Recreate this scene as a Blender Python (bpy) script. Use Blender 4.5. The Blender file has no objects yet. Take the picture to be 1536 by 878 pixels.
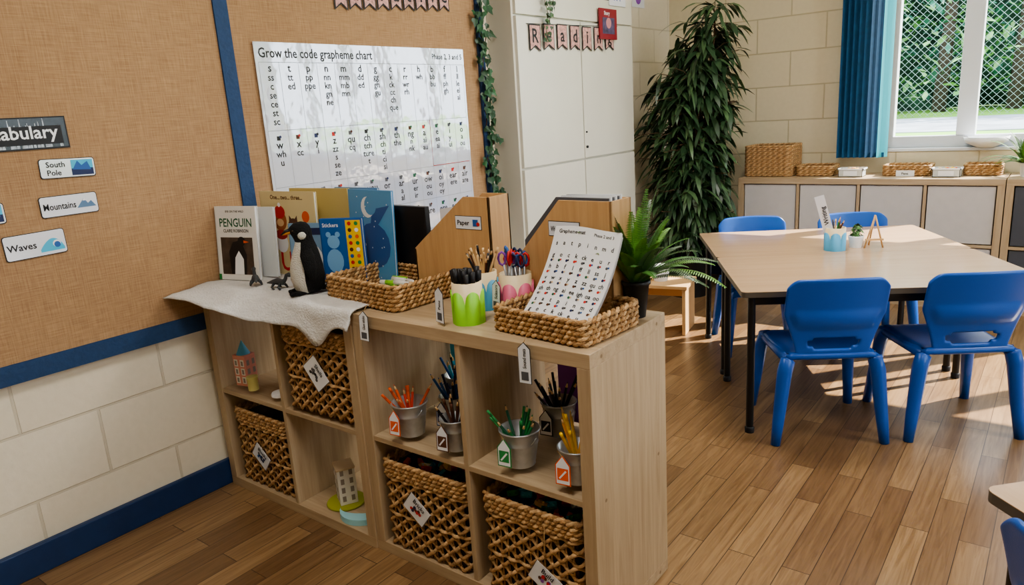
import bpy, math, random
from mathutils import Vector, Matrix
R=random.Random(7)
pi=math.pi
def S(h):
    h=h.lstrip('#'); o=[]
    for i in (0,2,4):
        c=int(h[i:i+2],16)/255
        o.append(c/12.92 if c<=.04045 else ((c+.055)/1.055)**2.4)
    return (*o,1)
MC={}
def mat(name,col,rough=.6,metal=0,var=0,vscale=20,bump=0,bscale=80,emit=0,spec=.5,coat=0):
    if name in MC: return MC[name]
    m=bpy.data.materials.new(name); m.use_nodes=True; nt=m.node_tree; b=nt.nodes['Principled BSDF']
    c=S(col) if isinstance(col,str) else col
    b.inputs['Base Color'].default_value=c; b.inputs['Roughness'].default_value=rough; b.inputs['Metallic'].default_value=metal
    b.inputs['Specular IOR Level'].default_value=spec; b.inputs['Coat Weight'].default_value=coat
    m.diffuse_color=c
    tc=nt.nodes.new('ShaderNodeTexCoord')
    if var:
        n=nt.nodes.new('ShaderNodeTexNoise'); n.inputs['Scale'].default_value=vscale; n.inputs['Detail'].default_value=4
        nt.links.new(tc.outputs['Object'],n.inputs['Vector'])
        r=nt.nodes.new('ShaderNodeValToRGB'); e=r.color_ramp.elements
        e[0].position=.3; e[1].position=.7
        e[0].color=(*[x*(1-var) for x in c[:3]],1); e[1].color=(*[min(1,x*(1+var)) for x in c[:3]],1)
        nt.links.new(n.outputs['Fac'],r.inputs['Fac']); nt.links.new(r.outputs['Color'],b.inputs['Base Color'])
    if bump:
        n=nt.nodes.new('ShaderNodeTexNoise'); n.inputs['Scale'].default_value=bscale; n.inputs['Detail'].default_value=3
        nt.links.new(tc.outputs['Object'],n.inputs['Vector'])
        bp=nt.nodes.new('ShaderNodeBump'); bp.inputs['Strength'].default_value=bump; bp.inputs['Distance'].default_value=.01
        nt.links.new(n.outputs['Fac'],bp.inputs['Height']); nt.links.new(bp.outputs['Normal'],b.inputs['Normal'])
        if coat: nt.links.new(bp.outputs['Normal'],b.inputs['Coat Normal']); b.inputs['Coat Roughness'].default_value=.05; b.inputs['Coat IOR'].default_value=2.3
    MC[name]=m; return m
def wood(name,c1,c2,axis,rough=.5,scale=1.0):
    if name in MC: return MC[name]
    m=bpy.data.materials.new(name); m.use_nodes=True; nt=m.node_tree; b=nt.nodes['Principled BSDF']; L=nt.links.new
    tc=nt.nodes.new('ShaderNodeTexCoord'); mp=nt.nodes.new('ShaderNodeMapping')
    s=[28*scale]*3; s['xyz'.index(axis)]=1.6*scale; mp.inputs['Scale'].default_value=s
    L(tc.outputs['Object'],mp.inputs['Vector'])
    n=nt.nodes.new('ShaderNodeTexNoise'); n.inputs['Scale'].default_value=1.6; n.inputs['Detail'].default_value=7; n.inputs['Roughness'].default_value=.65; n.inputs['Distortion'].default_value=.6
    L(mp.outputs['Vector'],n.inputs['Vector'])
    r=nt.nodes.new('ShaderNodeValToRGB'); e=r.color_ramp.elements; e[0].position=.28; e[1].position=.68; e[0].color=S(c2); e[1].color=S(c1)
    L(n.outputs['Fac'],r.inputs['Fac']); L(r.outputs['Color'],b.inputs['Base Color']); b.inputs['Roughness'].default_value=rough
    bp=nt.nodes.new('ShaderNodeBump'); bp.inputs['Strength'].default_value=.12; bp.inputs['Distance'].default_value=.003
    L(n.outputs['Fac'],bp.inputs['Height']); L(bp.outputs['Normal'],b.inputs['Normal'])
    MC[name]=m; return m
def brickmat(name,ua,va,c1,c2,cm,bw,bh,mortar,rough,bump,grain=False,mbump=1.0):
    m=bpy.data.materials.new(name); m.use_nodes=True; nt=m.node_tree; b=nt.nodes['Principled BSDF']; L=nt.links.new
    tc=nt.nodes.new('ShaderNodeTexCoord'); sp=nt.nodes.new('ShaderNodeSeparateXYZ'); cb=nt.nodes.new('ShaderNodeCombineXYZ')
    L(tc.outputs['Object'],sp.inputs[0]); L(sp.outputs['XYZ'.index(ua)],cb.inputs[0]); L(sp.outputs['XYZ'.index(va)],cb.inputs[1])
    br=nt.nodes.new('ShaderNodeTexBrick'); br.inputs['Scale'].default_value=1; br.inputs['Brick Width'].default_value=bw; br.inputs['Row Height'].default_value=bh
    br.inputs['Mortar Size'].default_value=mortar; br.inputs['Mortar Smooth'].default_value=.3
    br.inputs['Color1'].default_value=S(c1); br.inputs['Color2'].default_value=S(c2); br.inputs['Mortar'].default_value=S(cm)
    br.offset=.5 if not grain else .37
    L(cb.outputs[0],br.inputs['Vector'])
    n=nt.nodes.new('ShaderNodeTexNoise'); n.inputs['Detail'].default_value=6
    mx=nt.nodes.new('ShaderNodeMixRGB'); mx.blend_type='MULTIPLY'
    r=nt.nodes.new('ShaderNodeValToRGB'); e=r.color_ramp.elements
    if grain:
        br.inputs['Bias'].default_value=-.1
        mp=nt.nodes.new('ShaderNodeMapping'); mp.inputs['Scale'].default_value=(3.5,60,1)
        ad=nt.nodes.new('ShaderNodeVectorMath'); ad.operation='ADD'; sc=nt.nodes.new('ShaderNodeVectorMath'); sc.operation='SCALE'; sc.inputs['Scale'].default_value=19
        L(br.outputs['Color'],sc.inputs[0]); L(cb.outputs[0],ad.inputs[0]); L(sc.outputs[0],ad.inputs[1]); L(ad.outputs[0],mp.inputs['Vector']); L(mp.outputs[0],n.inputs['Vector'])
        n.inputs['Scale'].default_value=1; n.inputs['Distortion'].default_value=1.2; n.inputs['Roughness'].default_value=.6
        e[0].position=.3; e[1].position=.62; e[0].color=(.62,.57,.51,1); e[1].color=(1.0,1.0,1.0,1)
    else:
        L(tc.outputs['Object'],n.inputs['Vector']); n.inputs['Scale'].default_value=40
        e[0].position=.3; e[1].position=.7; e[0].color=(.96,.96,.95,1); e[1].color=(1,1,1,1)
    L(n.outputs['Fac'],r.inputs['Fac'])
    mx.inputs['Fac'].default_value=1; L(br.outputs['Color'],mx.inputs['Color1']); L(r.outputs['Color'],mx.inputs['Color2']); L(mx.outputs[0],b.inputs['Base Color'])
    b.inputs['Roughness'].default_value=rough
    ma=nt.nodes.new('ShaderNodeMath'); ma.operation='MULTIPLY_ADD'; ma.inputs[1].default_value=-mbump
    ml=nt.nodes.new('ShaderNodeMath'); ml.operation='MULTIPLY'; ml.inputs[1].default_value=.25
    L(n.outputs['Fac'],ml.inputs[0]); L(br.outputs['Fac'],ma.inputs[0]); L(ml.outputs[0],ma.inputs[2])
    bp=nt.nodes.new('ShaderNodeBump'); bp.inputs['Strength'].default_value=bump; bp.inputs['Distance'].default_value=.006
    L(ma.outputs[0],bp.inputs['Height']); L(bp.outputs['Normal'],b.inputs['Normal'])
    MC[name]=m; return m
TX={}
def textdata(s):
    if s in TX: return TX[s]
    cu=bpy.data.curves.new('t','FONT'); cu.body=s; cu.resolution_u=2; cu.size=1; cu.offset=.016
    o=bpy.data.objects.new('t',cu); bpy.context.collection.objects.link(o)
    dg=bpy.context.evaluated_depsgraph_get(); me=bpy.data.meshes.new_from_object(o.evaluated_get(dg))
    v=[(p.co.x,p.co.y) for p in me.vertices]; f=[tuple(p.vertices) for p in me.polygons]
    if me.polygons and me.polygons[0].normal.z<0: f=[t[::-1] for t in f]
    bpy.data.objects.remove(o); bpy.data.curves.remove(cu); bpy.data.meshes.remove(me)
    TX[s]=(v,f,max([p[0] for p in v],default=0)); return TX[s]
class MB:
    def __init__(s): s.v=[];s.f=[];s.m=[];s.s=[];s.mats=[];s.T=Matrix()
    def add(s,vs,fs,mt,sm=False):
        if mt not in s.mats: s.mats.append(mt)
        k=s.mats.index(mt); o=len(s.v); T=s.T
        s.v+= [tuple(T@Vector(p)) for p in vs]
        for f in fs: s.f.append(tuple(i+o for i in f)); s.m.append(k); s.s.append(sm)
    def box(s,x0,x1,y0,y1,z0,z1,mt):
        v=[(x,y,z) for x in (x0,x1) for y in (y0,y1) for z in (z0,z1)]
        s.add(v,[(0,1,3,2),(4,6,7,5),(0,4,5,1),(2,3,7,6),(0,2,6,4),(1,5,7,3)],mt)
    def lathe(s,prof,mt,n=24,c=(0,0,0),sx=1,sy=1,cap=True,sm=True):
        v=[];f=[]
        for r,z in prof:
            for i in range(n):
                a=2*pi*i/n; v.append((c[0]+r*math.cos(a)*sx,c[1]+r*math.sin(a)*sy,c[2]+z))
        for j in range(len(prof)-1):
            for i in range(n): f.append((j*n+i,j*n+(i+1)%n,(j+1)*n+(i+1)%n,(j+1)*n+i))
        s.add(v,f,mt,sm)
        if cap:
            k=len(prof)-1
            s.add(v[:n],[tuple(range(n))[::-1]],mt); s.add(v[k*n:],[tuple(range(n))],mt)
    def tube(s,P,r,mt,n=6,closed=False,sm=True,cap=True):
        P=[Vector(p) for p in P]; k=len(P); v=[];f=[]
        for i,p in enumerate(P):
            if closed: t=P[(i+1)%k]-P[i-1]
            else: t=P[min(i+1,k-1)]-P[max(i-1,0)]
            if t.length<1e-9: t=Vector((0,0,1))
            t.normalize(); ref=Vector((0,0,1)) if abs(t.z)<.9 else Vector((0,1,0))
            a=t.cross(ref).normalized(); b=a.cross(t)
            rr=r[i] if isinstance(r,(list,tuple)) else r
            for j in range(n):
                q=2*pi*j/n; v.append(p+a*(rr*math.cos(q))+b*(rr*math.sin(q)))
        for i in range(k if closed else k-1):
            i2=(i+1)%k
            for j in range(n): f.append((i*n+j,i2*n+j,i2*n+(j+1)%n,i*n+(j+1)%n))
        if cap and not closed: f.append(tuple(range(n))); f.append(tuple((k-1)*n+j for j in range(n))[::-1])
        s.add(v,f,mt,sm)
    def ball(s,c,rx,ry,rz,mt,n=12,m=8):
        pr=[(max(1e-4,math.sin(pi*j/m)),-math.cos(pi*j/m)) for j in range(m+1)]
        v=[];f=[]
        for r,z in pr:
            for i in range(n):
                a=2*pi*i/n; v.append((c[0]+rx*r*math.cos(a),c[1]+ry*r*math.sin(a),c[2]+rz*z))
        for j in range(m):
            for i in range(n): f.append((j*n+i,j*n+(i+1)%n,(j+1)*n+(i+1)%n,(j+1)*n+i))
        s.add(v,f,mt,True)
    def flat(s,pts,y,mt): s.add([(p[0],y,p[1]) for p in pts],[tuple(range(len(pts)))],mt)
    def rect(s,x0,x1,z0,z1,y,mt): s.flat([(x0,z0),(x1,z0),(x1,z1),(x0,z1)],y,mt)
    def disc(s,x,z,r,y,mt,n=16,rz=None):
        rz=rz or r; s.flat([(x+r*math.cos(2*pi*i/n),z+rz*math.sin(2*pi*i/n)) for i in range(n)],y,mt)
    def prism(s,pts,y0,y1,mt):
        n=len(pts); v=[(p[0],y0,p[1]) for p in pts]+[(p[0],y1,p[1]) for p in pts]
        f=[tuple(range(n)),tuple(range(n,2*n))[::-1]]+[(i,i+n,(i+1)%n+n,(i+1)%n) for i in range(n)]
        s.add(v,f,mt)
    def text(s,t,size,x,z,y,mt,center=False,maxw=None):
        v,f,w=textdata(t)
        sx=size
        if maxw and w*size>maxw: sx=maxw/w
        if center: x-=w*sx/2
        s.add([(x+p[0]*sx,y,z+p[1]*size) for p in v],f,mt)
    def grid(s,fn,nu,nv,mt,sm=True,skip=None):
        v=[fn(i/nu,j/nv) for j in range(nv+1) for i in range(nu+1)]
        f=[(j*(nu+1)+i,j*(nu+1)+i+1,(j+1)*(nu+1)+i+1,(j+1)*(nu+1)+i) for j in range(nv) for i in range(nu) if not(skip and skip((i+.5)/nu,(j+.5)/nv))]
        s.add(v,f,mt,sm)
    def build(s,name,loc=(0,0,0),rz=0,parent=None,bevel=0,rx=0,ry=0):
        me=bpy.data.meshes.new(name); me.from_pydata(s.v,[],s.f)
        for m in s.mats: me.materials.append(m)
        me.polygons.foreach_set('material_index',s.m); me.polygons.foreach_set('use_smooth',s.s); me.update()
        o=bpy.data.objects.new(name,me); bpy.context.collection.objects.link(o)
        o.location=loc; o.rotation_euler=(rx,ry,rz)
        if parent: o.parent=parent
        if bevel:
            b=o.modifiers.new('b','BEVEL'); b.width=bevel; b.segments=2; b.limit_method='ANGLE'; b.angle_limit=math.radians(50)
        return o
def empty(name,loc,rz=0):
    o=bpy.data.objects.new(name,None); bpy.context.collection.objects.link(o); o.location=loc; o.rotation_euler=(0,0,rz); o.empty_display_size=.1; return o

# ---------------- materials
white=mat('paper_white','#eef0f4',.35,spec=.5); lam=mat('laminate_white','#e6e9f1',.10,spec=.9)
chartM=mat('chart_laminate','#d3d9ea',.07,spec=1.0,coat=1.0,bump=.35,bscale=5)
blk=mat('ink_black','#15151a',.5); darkg=mat('ink_grey','#55565c',.6)
navy=mat('navy_paint','#173561',.45,var=.12,vscale=15,bump=.2,bscale=30); navyf=mat('navy_border','#24436b',.7,var=.1,vscale=60,bump=.3)
oakV=wood('oak_grain_vertical','#c0aa8c','#a58d6f','z'); oakH=wood('oak_grain_horizontal','#c0aa8c','#a58d6f','x')
beech=wood('beech_table','#c9a988','#be9d7c','x',.18,.7); ply=wood('magazine_wood','#cda576','#b88f60','z',.5)
cream=mat('cupboard_cream','#dad7ca',.3,var=.02,vscale=6)
straw=mat('woven_straw','#d1ab7d',.7,var=.3,vscale=55,bump=.6,bscale=300); straw2=mat('woven_straw_dark','#af8759',.7,var=.38,vscale=70,bump=.6,bscale=300)
holeshade=mat('basket_inside','#4a3523',.9,var=.3)  # dark inner walls: shade behind the weave holes put into the colour
bluep=mat('chair_blue_plastic','#1556b0',.3,bump=.05,bscale=300,spec=.5)
blackm=mat('black_metal','#131416',.4); zinc=mat('galvanised_steel','#b9bdc2',.34,metal=.65,var=.08,vscale=60)
leafd=mat('leaf_dark','#314a31',.38,var=.4,vscale=9); leafm=mat('leaf_mid','#4d6845',.38,var=.35,vscale=9); leaff=mat('fern_green','#4c7a38',.5,var=.4,vscale=30); leafb=mat('leaf_bright','#6b9c42',.5,var=.3,vscale=30)
ivyd=mat('ivy_dark','#23472c',.45,var=.4,vscale=12); ivym=mat('ivy_mid','#2f5c38',.45,var=.4,vscale=12)
stem=mat('stem_brown','#5b4632',.8,var=.3); potb=mat('pot_black','#17181a',.4); soil=mat('soil','#2a1d13',.95,bump=1)
cloth=mat('white_felt','#d6d5d3',.95,var=.05,vscale=40,bump=.5,bscale=160)
pinkc=mat('pink_paint','#e0718f',.5); greenc=mat('green_paint','#8fd43c',.5); bluec=mat('blue_paint','#5aaad4',.5); creamc=mat('cup_cream','#e8d3ac',.5)
red=mat('red','#c62f2a',.5); orange=mat('orange','#e5622a',.5); yellow=mat('yellow','#f2c521',.5); green=mat('green','#2f8a4a',.5); blue=mat('blue','#2a5fa5',.5); purple=mat('purple','#8a4bb0',.5); brown=mat('brown','#5a3422',.6); sky=mat('cyan','#49b8dc',.5); pencilwood=mat('pencil_wood','#dcb98a',.7); pinkl=mat('pale_pink','#e09a8b',.6); nvy=mat('navy_ink','#1c2a58',.5); dgreen=mat('deep_green','#1f5f43',.5)

# ---------------- room
XL,YB,XR,YF,HC=-2.45,5.20,4.2,-2.6,2.7
floorM=brickmat('floor_oak_planks','Y','X','#a0815d','#785b3f','#54402d',.62,.078,.0014,.33,.12,grain=True,mbump=.6)
blockL=brickmat('painted_blocks_left','Y','Z','#e8dfcb','#e4dac5','#d2c8b3',.45,.225,.005,.5,.6)
blockB=brickmat('painted_blocks_back','X','Z','#ddd3b8','#dacfb3','#c0b598',.45,.225,.005,.5,.5)
ceilM=mat('ceiling_white','#e8e6e0',.9,var=.03)
m=MB(); m.box(XL-.2,XR+.2,YF-.2,YB+.25,-.1,0,floorM); m.build('floor')
m=MB(); m.box(XL-.2,XR+.2,YF-.2,YB+.25,HC,HC+.1,ceilM); m.build('ceiling')
m=MB(); m.box(XL-.2,XL,YF-.2,YB+.25,0,HC,blockL); m.build('wall_left')
m=MB(); m.box(XL,XR,YF-.2,YF,0,HC,blockB); m.build('wall_front')
wx0,wx1,wz0,wz1=-1.0,2.9,.90,2.35
m=MB()
m.box(XL,wx0,YB,YB+.25,0,HC,blockB); m.box(wx1,XR,YB,YB+.25,0,HC,blockB); m.box(wx0,wx1,YB,YB+.25,0,wz0,blockB); m.box(wx0,wx1,YB,YB+.25,wz1,HC,blockB)
m.build('wall_back')
ry0,ry1=0.2,4.0  # opening for the added window that lets in fill daylight
m=MB()
m.box(XR,XR+.2,YF-.2,ry0,0,HC,blockL); m.box(XR,XR+.2,ry1,YB+.25,0,HC,blockL); m.box(XR,XR+.2,ry0,ry1,0,.9,blockL); m.box(XR,XR+.2,ry0,ry1,2.35,HC,blockL)
m.build('wall_right')
upvc=mat('upvc_white','#dfe4ea',.3)
m=MB(); y0,y1=YB+.05,YB+.12
m.box(wx0,wx1,y0-.06,y1,wz0,wz0+.02,upvc)
m.box(wx0,wx1,y0,y1,wz0+.02,wz0+.09,upvc); m.box(wx0,wx1,y0,y1,wz1-.07,wz1,upvc)
m.box(wx0,wx0+.07,y0,y1,wz0+.09,wz1-.07,upvc)
for i in range(6):
    xx=-.585+.62*i
    if xx+.10<wx1: m.box(xx,xx+.10,y0-.01,y1,wz0+.09,wz1-.07,upvc)
m.box(wx1-.07,wx1,y0,y1,wz0+.09,wz1-.07,upvc)
m.build('window_1',bevel=.004)
m=MB()
m.box(XR+.05,XR+.12,ry0,ry1,.9,.97,upvc); m.box(XR+.05,XR+.12,ry0,ry1,2.28,2.35,upvc)
for i in range(5):
    yy=ry0+(ry1-ry0-.07)*i/4; m.box(XR+.05,XR+.12,yy,yy+.07,.97,2.28,upvc)
m.build('window_2')  # unseen window, added on the right wall for fill light
m=MB(); m.box(XL,XL+.022,YF,3.05,0,.098,navy); m.build('baseboard_left',bevel=.004)
m=MB(); m.box(XL,XR,YB-.02,YB,0,.098,navy); m.build('baseboard_back')
for (x,y,en) in [(-.9,.6,19),(1.6,.6,17),(-.9,3.0,25),(1.6,3.0,25)]:  # added fill lights, unseen panels on the ceiling to brighten the room
    e=empty('ceiling_light_panel',(x,y,HC))
    m=MB(); m.box(-.31,.31,-.31,.31,-.03,0,upvc); m.build('housing',parent=e)
    l=bpy.data.lights.new('led','AREA'); l.size=.58; l.energy=en; l.color=(1,.96,.90); lo=bpy.data.objects.new('led',l); bpy.context.collection.objects.link(lo); lo.parent=e; lo.location=(0,0,-.035)

# ---------------- display board
hess=bpy.data.materials.new('hessian'); hess.use_nodes=True; nt=hess.node_tree; b=nt.nodes['Principled BSDF']; b.inputs['Roughness'].default_value=.95
tc=nt.nodes.new('ShaderNodeTexCoord'); L=nt.links.new
hs=[]
for ax in range(2):
    mp=nt.nodes.new('ShaderNodeMapping'); sc=[300,300,300]; sc[1 if ax else 2]=14; mp.inputs['Scale'].default_value=sc
    n=nt.nodes.new('ShaderNodeTexNoise'); n.inputs['Scale'].default_value=1; n.inputs['Detail'].default_value=3
    L(tc.outputs['Object'],mp.inputs[0]); L(mp.outputs[0],n.inputs['Vector']); hs.append(n)
ma=nt.nodes.new('ShaderNodeMath'); ma.operation='ADD'; L(hs[0].outputs['Fac'],ma.inputs[0]); L(hs[1].outputs['Fac'],ma.inputs[1])
n3=nt.nodes.new('ShaderNodeTexNoise'); n3.inputs['Scale'].default_value=2; L(tc.outputs['Object'],n3.inputs['Vector'])
m3=nt.nodes.new('ShaderNodeMath'); m3.operation='MULTIPLY_ADD'; m3.inputs[1].default_value=.45; L(n3.outputs['Fac'],m3.inputs[0]); L(ma.outputs[0],m3.inputs[2])
r=nt.nodes.new('ShaderNodeValToRGB'); e=r.color_ramp.elements; e[0].color=S('#947355'); e[1].color=S('#bb9973')
mr=nt.nodes.new('ShaderNodeMapRange'); mr.inputs[1].default_value=.75; mr.inputs[2].default_value=1.7; L(m3.outputs[0],mr.inputs[0])
e[0].position=.1; e[1].position=.9
L(mr.outputs[0],r.inputs[0]); L(r.outputs[0],b.inputs['Base Color'])
bp=nt.nodes.new('ShaderNodeBump'); bp.inputs['Strength'].default_value=.3; bp.inputs['Distance'].default_value=.002; L(ma.outputs[0],bp.inputs['Height']); L(bp.outputs[0],b.inputs['Normal'])
m=MB(); m.box(XL+.001,XL+.02,-1.6,2.99,.62,2.5,hess)
m.box(XL+.02,XL+.027,-1.6,2.99,.615,.675,navyf)
m.box(XL+.02,XL+.027,1.52,1.575,.675,2.5,navyf)
m.box(XL+.02,XL+.03,2.945,2.995,.615,2.5,navyf)
m.build('display_board')
WX=XL+.022
def wallcard(name,y0,y1,z0,z1,fn,tilt=0,x=WX):
    w=y1-y0;h=z1-z0; m=MB(); fn(m,w,h); o=m.build(name,loc=(x,y0,z0),rz=pi/2)
    if tilt: o.matrix_world=Matrix.Translation((x,y0,z0))@Matrix.Rotation(tilt,4,'X')@Matrix.Rotation(pi/2,4,'Z')
    return o
def rounded(w,h,r,n=4,x0=0,z0=0):
    P=[]
    for cx,cz,a0 in ((w-r,r,-pi/2),(w-r,h-r,0),(r,h-r,pi/2),(r,r,pi)):
        for i in range(n+1):
            a=a0+pi/2*i/n; P.append((x0+cx+r*math.cos(a),z0+cz+r*math.sin(a)))
    return P
def label(txt,pic):
    def fn(m,w,h):
        m.prism(rounded(w,h,.008),-.0015,0,blk)
        m.flat(rounded(w-.004,h-.004,.007,x0=.002,z0=.002),-.002,lam)
        ls=txt.split('\n'); sz=.028 if len(ls)==1 else .023
        for i,t in enumerate(ls):
            z=h/2-sz*.35 if len(ls)==1 else h/2+.004-i*.024
            m.text(t,sz,.008 if len(ls)==1 else .018,z,-.0028,blk,maxw=w*.56)
        if pic=='berg':
            m.rect(w*.56,w*.96,.006,h-.006,-.0025,sky); m.rect(w*.56,w*.96,.006,h*.45,-.0027,nvy)
            m.flat([(w*.58,h*.4),(w*.92,h*.35),(w*.86,h*.8),(w*.75,h*.6),(w*.68,h*.85)],-.0029,blue)
        if pic=='mount':
            m.flat([(w*.62,h*.3),(w*.96,h*.3),(w*.88,h*.6),(w*.82,h*.48),(w*.76,h*.75)],-.0025,mat('mount_grey','#5f7fa0',.5)); m.flat([(w*.73,h*.62),(w*.76,h*.75),(w*.79,h*.62)],-.0027,white)
        if pic=='wave':
            wv=[(w*(.56+.4*i/12),h*(.25+.5*math.sin(pi*i/12)**.8*(.6+.4*i/12))) for i in range(13)]
            m.flat([(w*.56,h*.15)]+[(w*.96,h*.15)]+wv[::-1],-.0025,sky); m.disc(w*.84,h*.42,.011,-.0027,white); m.disc(w*.845,h*.38,.009,-.0029,blue)
    return fn
wallcard('vocabulary_word_card',.873,1.030,1.198,1.256,label('South\nPole','berg'),-.03)
wallcard('vocabulary_word_card',.853,1.018,1.083,1.146,label('Mountains','mount'),.0)
wallcard('vocabulary_word_card',.738,.905,.972,1.046,label('Waves','wave'),.02)
wallcard('vocabulary_word_card',.60,.762,1.085,1.145,label('Iceberg','berg'))
wallcard('vocabulary_word_card',.585,.745,1.20,1.26,label('Snow','mount'))
def voc(m,w,h):
    m.prism([(0,0),(w,0),(w,h),(0,h)],-.0015,0,blk); m.rect(.004,w-.004,.004,h-.004,-.002,mat('night_photo','#20262e',.2,var=.6,vscale=40))
    for i in range(34):
        x=.01+R.random()*(w-.03); hh=.05+.035*R.random(); m.flat([(x,.005),(x+.008,.005),(x+.005,.005+hh),(x+.003,.005+hh)],-.0023-.00001*i,mat('tree_white','#aab3bd',.4,var=.4,vscale=90))
    m.rect(.04,w-.016,.014,h-.026,-.0032,blk)
    m.text('Vocabulary',.052,w-.262,.032,-.004,white,maxw=.24)
wallcard('vocabulary_title_sign',.65,.972,1.285,1.378,voc)
def chart(m,w,h):
    m.grid(lambda u,v:(u*w,-.003,v*h),2,2,chartM,sm=False); m.box(0,w,-.0029,0,0,h,white)
    y=-.0036; g=mat('chart_line','#8d939b',.4)
    m.text('Grow the code grapheme chart',.050,.015,h-.055,y,blk,maxw=.56); m.text('Phase 2, 3 and 5',.034,w-.225,h-.048,y,blk,maxw=.21)
    def line(x0,z0,x1,z1,t=.0012,c=g):
        if x0==x1: m.rect(x0-t/2,x0+t/2,z0,z1,y,c)
        else: m.rect(x0,x1,z0-t/2,z0+t/2,y,c)
    rows=[.765,.515,.300,.150,.01]
    for z in rows: line(.012,z,w-.012,z,.002)
    line(.012,.01,.012,.765); line(w-.012,.01,w-.012,.765)
    NC=13; cw=(w-.024)/NC
    for i in range(1,NC): line(.012+cw*i,.01,.012+cw*i,.765,.0011)
    line(.012+cw*10,.302,w-.012,.302,.0025,red); line(.012+cw*10,.302,.012+cw*10,.515,.0025,red)
    top='s ss c se ce st sc|t tt ed|p pp ppe|n nn kn gn ne|m mm mb mn|d dd ed|g gg gh gu|c k ck cc ch que|r rr wr rh|h wh|b bb bu|f ff ph gh|l ll le el al'.split('|')
    mid='w wh u|x cc|y i|z zz s se ze|qu cq|ch tch ture t|sh ch ti ci si|th the|ng n nk|a ai au|e ea ai|i y ui|o a ou'.split('|')
    bot='ai ay a|ee ea e|igh i ie|oa oe ow|oo ue u|you ew eu|or aw au|ar a al|ur er ir|ow ou ou|oi oy oy|ear ere|air are'.split('|')
    bo2='u ou o|er re or|sh ssi|zh su|y u ew|ture|al ough|our oar|oor|are|ere|eer|ayer'.split('|')
    cols=[brown,nvy,darkg,dgreen,red,darkg,darkg,blk,brown,nvy]
    for k,(rowz,lst) in enumerate(((.765,top),(.515,mid),(.300,bot),(.150,bo2))):
        for i,t in enumerate(lst):
            cx=.012+cw*(i+.5); z=rowz-.034
            if k:
                c=cols[R.randrange(10)]; m.rect(cx-.010,cx+.006,z-.003,z+.013,y,c); m.disc(cx+.006,z+.010,.006,y-.0003,cols[R.randrange(10)],5); z-=.034
            for j,q in enumerate(t.split()):
                m.text(q,.041 if j==0 else .036,cx,z,y,blk,center=True); z-=.0325
wallcard('grapheme_chart',1.655,2.825,.775,1.612,chart,x=WX+.004)
def flag(m,x,zt,w,h,t,edge,inn,col):
    m.flat([(x,zt-h),(x+w/2,zt-h*.8),(x+w,zt-h),(x+w,zt),(x,zt)],-.004,edge)
    m.flat([(x+.006,zt-h+.01),(x+w/2,zt-h*.8+.007),(x+w-.006,zt-h+.01),(x+w-.006,zt-.006),(x+.006,zt-.006)],-.005,inn)
    if t: m.text(t,h*.72,x+w/2,zt-h*.66,-.006,col,center=True)
pinkb=mat('bunting_pink','#c99a93',.6,var=.35,vscale=80)
m=MB()
for i in range(9): flag(m,.078*i-.02,.115+.004*i,.07,.12,'Narrative'[i],blk,pinkb,blk)
m.tube([(-.1,-.003,.115),(.3,-.003,.13),(.75,-.003,.15)],.0015,blk,4)
m.build('board_bunting',loc=(WX,2.08,1.752),rz=pi/2)
# ---------------- cupboard
m=MB(); cx=-2.29
m.box(XL+.001,cx,3.06,4.30,0,2.5,cream)
for (a,b_) in ((3.075,3.672),(3.682,4.285)):
    m.box(cx,cx+.018,a,b_,1.012,1.765,cream); m.box(cx,cx+.018,a,b_,.08,1.0,cream)
m.box(cx,cx+.018,3.075,4.285,1.775,2.4,cream)
m.box(cx+.018,cx+.02,3.75,4.1,1.90,1.97,blk)
m.tube([(cx+.018,3.70,1.075),(cx+.028,3.70,1.075)],.008,blackm,10); m.tube([(cx+.018,3.70,1.16),(cx+.026,3.70,1.16)],.005,blackm,8)
m.build('storage_cupboard',bevel=.003)
m=MB()
for i,t in enumerate('Reading'): flag(m,.128*i,.005*math.sin(i)+.12+.004*i,.100,.135,t,blk,pinkb,blk)
m.tube([(-.02,-.002,.12),(.45,-.002,.133),(.92,-.002,.15)],.0015,blk,4)
m.build('reading_bunting',loc=(cx+.022,3.17,1.61),rz=pi/2)
m=MB(); dr=mat('cover_dark_red','#8f2630',.4); m.box(0,.20,-.008,0,0,.17,dr); m.rect(.03,.17,.03,.12,-.009,mat('cover_mauve','#5a4f6e',.4,var=.5,vscale=30)); m.disc(.10,.09,.03,-.010,mat('muted_pink','#c98a8f',.5)); m.text('Story',.03,.05,.135,-.009,white)
m.build('picture_book_cover_card',loc=(cx+.03,3.86,1.68),rz=pi/2)
m=MB(); m.prism([(0,0),(.2,0),(.2,.15),(0,.15)],-.002,0,lam); m.text('R r',.08,.05,.03,-.003,blue); m.build('alphabet_card',loc=(cx+.022,4.0,1.875),rz=pi/2)
m=MB(); m.prism([(0,0),(.18,0),(.18,.13),(0,.13)],-.002,0,lam); m.disc(.09,.06,.04,-.003,purple); m.build('wall_notice',loc=(XL+.003,4.62,1.93),rz=pi/2)

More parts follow.
